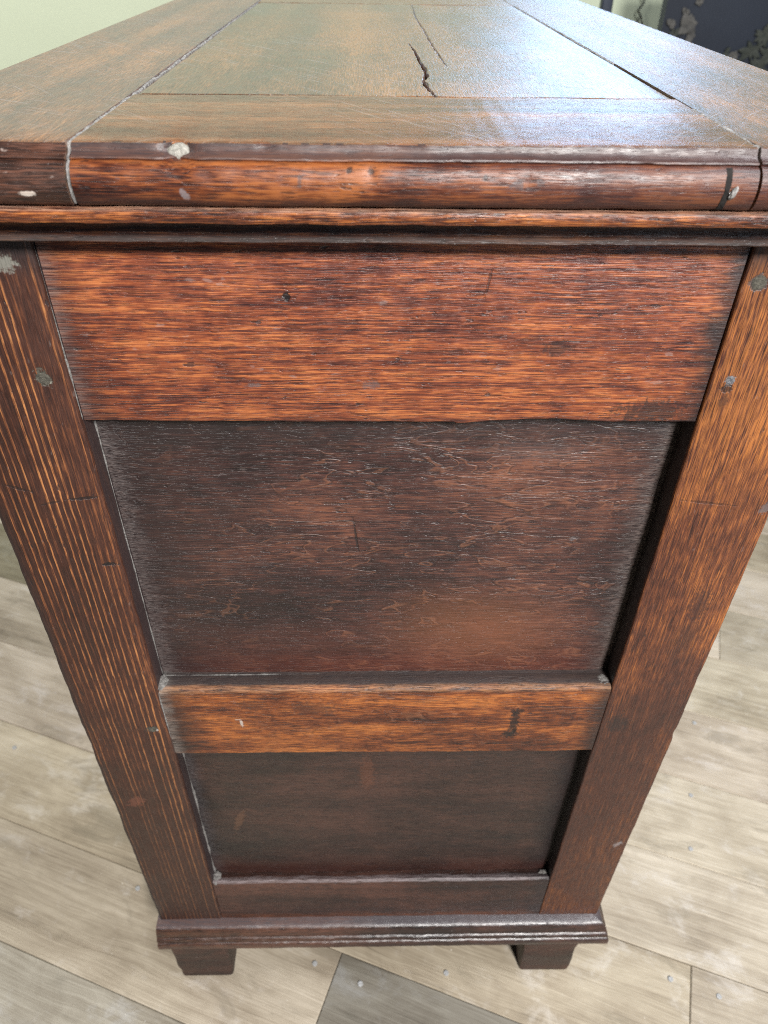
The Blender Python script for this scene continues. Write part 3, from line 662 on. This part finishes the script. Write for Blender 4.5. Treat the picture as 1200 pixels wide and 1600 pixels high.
# open gap in the round near the right joint: a dark splinter-edged slot
v_, f_ = [], []
gp = [(-0.0206, ZT - 0.0066)] + EP[10:21] + [(-0.0206, ZT - 0.0264)]
for i, (a, b) in enumerate(gp):
    w_ = 0.0016 + 0.0009 * noise.noise(Vector((b * 500, 3, 2)))
    v_ += [(0.1533 - w_, a - 0.00035, b), (0.1533 + w_ * 0.8, a - 0.00035, b), (0.1533 - w_, a + 0.004, b), (0.1533 + w_ * 0.8, a + 0.004, b)]
for i in range(len(gp) - 1):
    j = i * 4; f_ += [(j, j + 1, j + 5, j + 4), (j, j + 4, j + 6, j + 2), (j + 1, j + 3, j + 7, j + 5)]
link('split', v_, f_, M['gapdark'], cl, 30)
blob('splinter', (0.1562, -0.0296, 0.9625), (0.0014, 0.0012, 0.0030), M['putty'], cl, rot=(0, 0.4, 0), amp=0.4)
blob('plaster_patch', (-0.1005, -0.0145, 0.9738), (0.0066, 0.0044, 0.0046), M['putty_chip'], cl, rot=(-0.5, 0, 0), amp=0.16)

# bed moulding under the top: fillet, hollow and thin bead
BED = [(0.012, ZT - 0.0270), (-0.0250, ZT - 0.0270), (-0.0268, ZT - 0.0276), (-0.0275, ZT - 0.0292), (-0.0273, ZT - 0.0318), (-0.0262, ZT - 0.0336), (-0.0200, ZT - 0.0340), (-0.0150, ZT - 0.0352)]
BED += [(-0.0130, ZT - 0.0375), (-0.0122, ZT - 0.0400), (-0.0120, ZT - 0.0432), (-0.0150, ZT - 0.0436), (-0.0162, ZT - 0.0444), (-0.0162, ZT - 0.0456), (-0.0150, ZT - 0.0464), (-0.004, ZT - 0.0466), (0.012, ZT - 0.0466)]
extrude('bed_moulding', BED, 'x', XLT, XRT, M['bed'], chest, 300, 0.00045, 40)
# the same moulding returns along both long sides
for sx, x0 in ((1, XRT), (-1, XLT)):
    pr = [(x0 - sx * (0.030 + a) if False else x0 + sx * (-a - 0.030), b) for a, b in BED]
    extrude('bed_moulding', pr, 'y', 0.012, LEN, M['bed'], chest, 40, 0.0004, 30)
# base moulding
BASE = [(0.012, 0.1343), (-0.0060, 0.1340), (-0.0095, 0.1332), (-0.0118, 0.1310), (-0.0140, 0.1255), (-0.0152, 0.1222), (-0.0150, 0.1200), (-0.0168, 0.1192), (-0.0180, 0.1175), (-0.0180, 0.1130), (-0.0172, 0.1115), (-0.0190, 0.1106), (-0.0200, 0.1090), (-0.0200, 0.1000), (-0.0188, 0.0985), (0.012, 0.0980)]
def mit(p, first):
    q = p.copy()
    if not first: q.x = 0.2540 - p.y        # mitre with the return on the long side
    return q
extrude('base_moulding', BASE, 'x', -0.2630, 0.2420, M['base'], chest, 220, 0.0005, 36, ends=mit)
def mit2(p, first):
    q = p.copy()
    if first: q.y = 0.2540 - p.x
    return q
extrude('base_moulding', [(0.2540 - a, b) for a, b in BASE], 'y', 0.012, LEN, M['base'], chest, 60, 0.0004, 30, ends=mit2)
# feet: square blocks tapering downwards
def foot(x0, x1, x0b, x1b, y0, y1):
    v, f = [], []; n = 8
    for i in range(n + 1):
        t = i / n; a = x0 + (x0b - x0) * t; b = x1 + (x1b - x1) * t; z = 0.0975 * (1 - t) + 0.0002
        r = 0.004; ring = rrect(a, b, y0, y1, r, 2)
        for (px, py) in ring:
            d = noise.noise_vector(Vector((px, py, z)) * 40) * 0.0022
            if t > 0.99: px += (a + b) / 2 * 0; 
            v.append((px + d.x, py + d.y, z))
    m = 12
    for i in range(n):
        for j in range(m): f.append((i * m + j, i * m + (j + 1) % m, (i + 1) * m + (j + 1) % m, (i + 1) * m + j))
    f += [tuple(range(m)), tuple(n * m + j for j in range(m))]
    return link('foot', v, f, M['foot'], chest, 40)
for fy0, fy1 in ((-0.012, 0.055), (LEN - 0.065, LEN)):
    foot(-0.2570, -0.1850, -0.2530, -0.1875, fy0, fy1)
    foot(0.1780, 0.2475, 0.1805, 0.2440, fy0, fy1)
# long sides, far end and bottom of the carcass
def box(name, x0, x1, y0, y1, z0, z1, mat):
    return extrude(name, rrect(x0, x1, z0, z1, 0.0012, 1), 'y', y0, y1, mat, chest, 12, 0.0003, 20)
box('back_board', XL + 0.004, XL + 0.02, 0.0505, LEN - 0.0505, 0.1345, 0.931, M['carcass'])
box('front_board', XR - 0.02, XR - 0.004, 0.0505, LEN - 0.0505, 0.1345, 0.931, M['carcass'])
box('bottom_board', XL + 0.021, XR - 0.021, 0.0505, LEN - 0.0305, 0.1345, 0.150, M['carcass'])
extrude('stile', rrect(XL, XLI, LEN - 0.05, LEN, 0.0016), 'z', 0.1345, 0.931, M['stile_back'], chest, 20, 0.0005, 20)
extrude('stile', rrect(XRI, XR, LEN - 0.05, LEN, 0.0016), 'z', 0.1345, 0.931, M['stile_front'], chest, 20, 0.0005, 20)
extrude('end_board', rrect(LEN - 0.03, LEN - 0.006, 0.1345, 0.931, 0.0011), 'x', XLI + 0.0008, XRI - 0.0010, M['carcass'], chest, 20, 0.0004, 20)

# ------------------------------------------------------------------ what shows behind the chest
scr = bpy.data.objects.new('floral_screen', None); COL.objects.link(scr); scr.location = (1.2, 1.82, 0)
tag(scr, 'dark navy screen with pale painted flowers at the upper right edge', 'screen')
v = []
for y in (1.80, 1.835):
    for (x, z) in rrect(0.7225, 1.75, 0.0, 1.02, 0.008, 2): v.append((x, y, z))
m = 12
link('board', v, [tuple(range(m)), tuple(range(2 * m - 1, m - 1, -1))] + [(j, (j + 1) % m, m + (j + 1) % m, m + j) for j in range(m)], M['navy'], scr, 30)
def flower(cx, cz, r, npet, mat, y=1.7985, seed=0, name='flower'):
    rr = random.Random(seed); v, f = [], []
    npet = npet + 5
    for k in range(npet):
        a = 2 * math.pi * k / npet + rr.uniform(-0.3, 0.3); L = r * rr.uniform(0.35, 0.95); wd = L * rr.uniform(0.32, 0.5)
        if name == 'leaf_spray': wd *= 0.45
        b = len(v); dz = rr.uniform(0.0006, 0.004)
        for t in range(9):
            q = t / 8; h_ = math.sin(math.pi * min(1, q ** 0.8)) * wd
            for s in (-1, 0, 1):
                lx, lz = q * L, s * h_
                v.append((cx + lx * math.cos(a) - lz * math.sin(a), y - dz - (0.003 * q if s == 0 else 0.001 * q), cz + lx * math.sin(a) + lz * math.cos(a)))
        for t in range(8):
            for s in range(2): f.append((b + t * 3 + s, b + t * 3 + s + 1, b + t * 3 + s + 4, b + t * 3 + s + 3))
    return link(name, v, f, mat, scr, 60)
for i, (x, z, r, k) in enumerate([(0.785, 0.868, 0.030, 7), (0.772, 0.895, 0.014, 5), (0.800, 0.918, 0.013, 5), (0.793, 0.940, 0.012, 5), (0.742, 0.872, 0.018, 5), (0.795, 0.845, 0.018, 6), (0.918, 0.803, 0.018, 6), (0.790, 0.975, 0.02, 6), (1.12, 0.86, 0.03, 7), (1.25, 0.72, 0.04, 8), (0.86, 0.64, 0.035, 7), (1.45, 0.9, 0.035, 7)]):
    flower(x, z, r, k, M['petal'], seed=i)
for i, (x, z, r, k) in enumerate([(0.962, 0.815, 0.040, 6), (0.985, 0.850, 0.035, 5), (0.900, 0.812, 0.022, 4), (0.755, 0.850, 0.026, 5), (1.02, 0.80, 0.05, 6), (0.99, 0.775, 0.045, 7), (1.3, 0.8, 0.06, 7), (1.15, 0.75, 0.05, 6), (0.80, 0.58, 0.06, 7), (0.95, 0.7, 0.05, 7)]):
    flower(x, z, r, k, M['leaf'], seed=50 + i, name='leaf_spray')
post = extrude('dark_post', rrect(0.5625, 0.5900, 1.800, 1.828, 0.004), 'z', 0.0, 1.9, M['post'], None, 20, 0.0003, 6)
tag(post, 'slim dark blue post standing before the green wall', 'post')
# hanging cord
pts = []
for k in range(60):
    t = k / 59; z = 1.12 - t * 0.265
    pts.append((0.768 + 0.006 * math.sin(t * 38) * (0.3 + t) + 0.012 * t, 2.185 + 0.003 * math.cos(t * 30), z))
cord = bpy.data.objects.new('hanging_cord', None); COL.objects.link(cord); cord.location = (0.768, 2.19, 1.12)
tag(cord, 'thin dark kinked cord hanging on the green wall beside the screen', 'cord')
tube('strand', pts, 0.0024, M['cord'], cord)
e = Vector(pts[-1])
for sgn in (-1, 1):
    q = [e + Vector((sgn * 0.011 * math.sin(t / 9 * 2.4), 0, -0.055 * t / 9)) for t in range(10)]
    tube('tail', q, 0.0022, M['cord'], cord)
tube('hook', [(0.768, 2.199, 1.125), (0.768, 2.188, 1.125), (0.768, 2.183, 1.120), (0.768, 2.184, 1.112)], 0.003, M['metal'], cord)
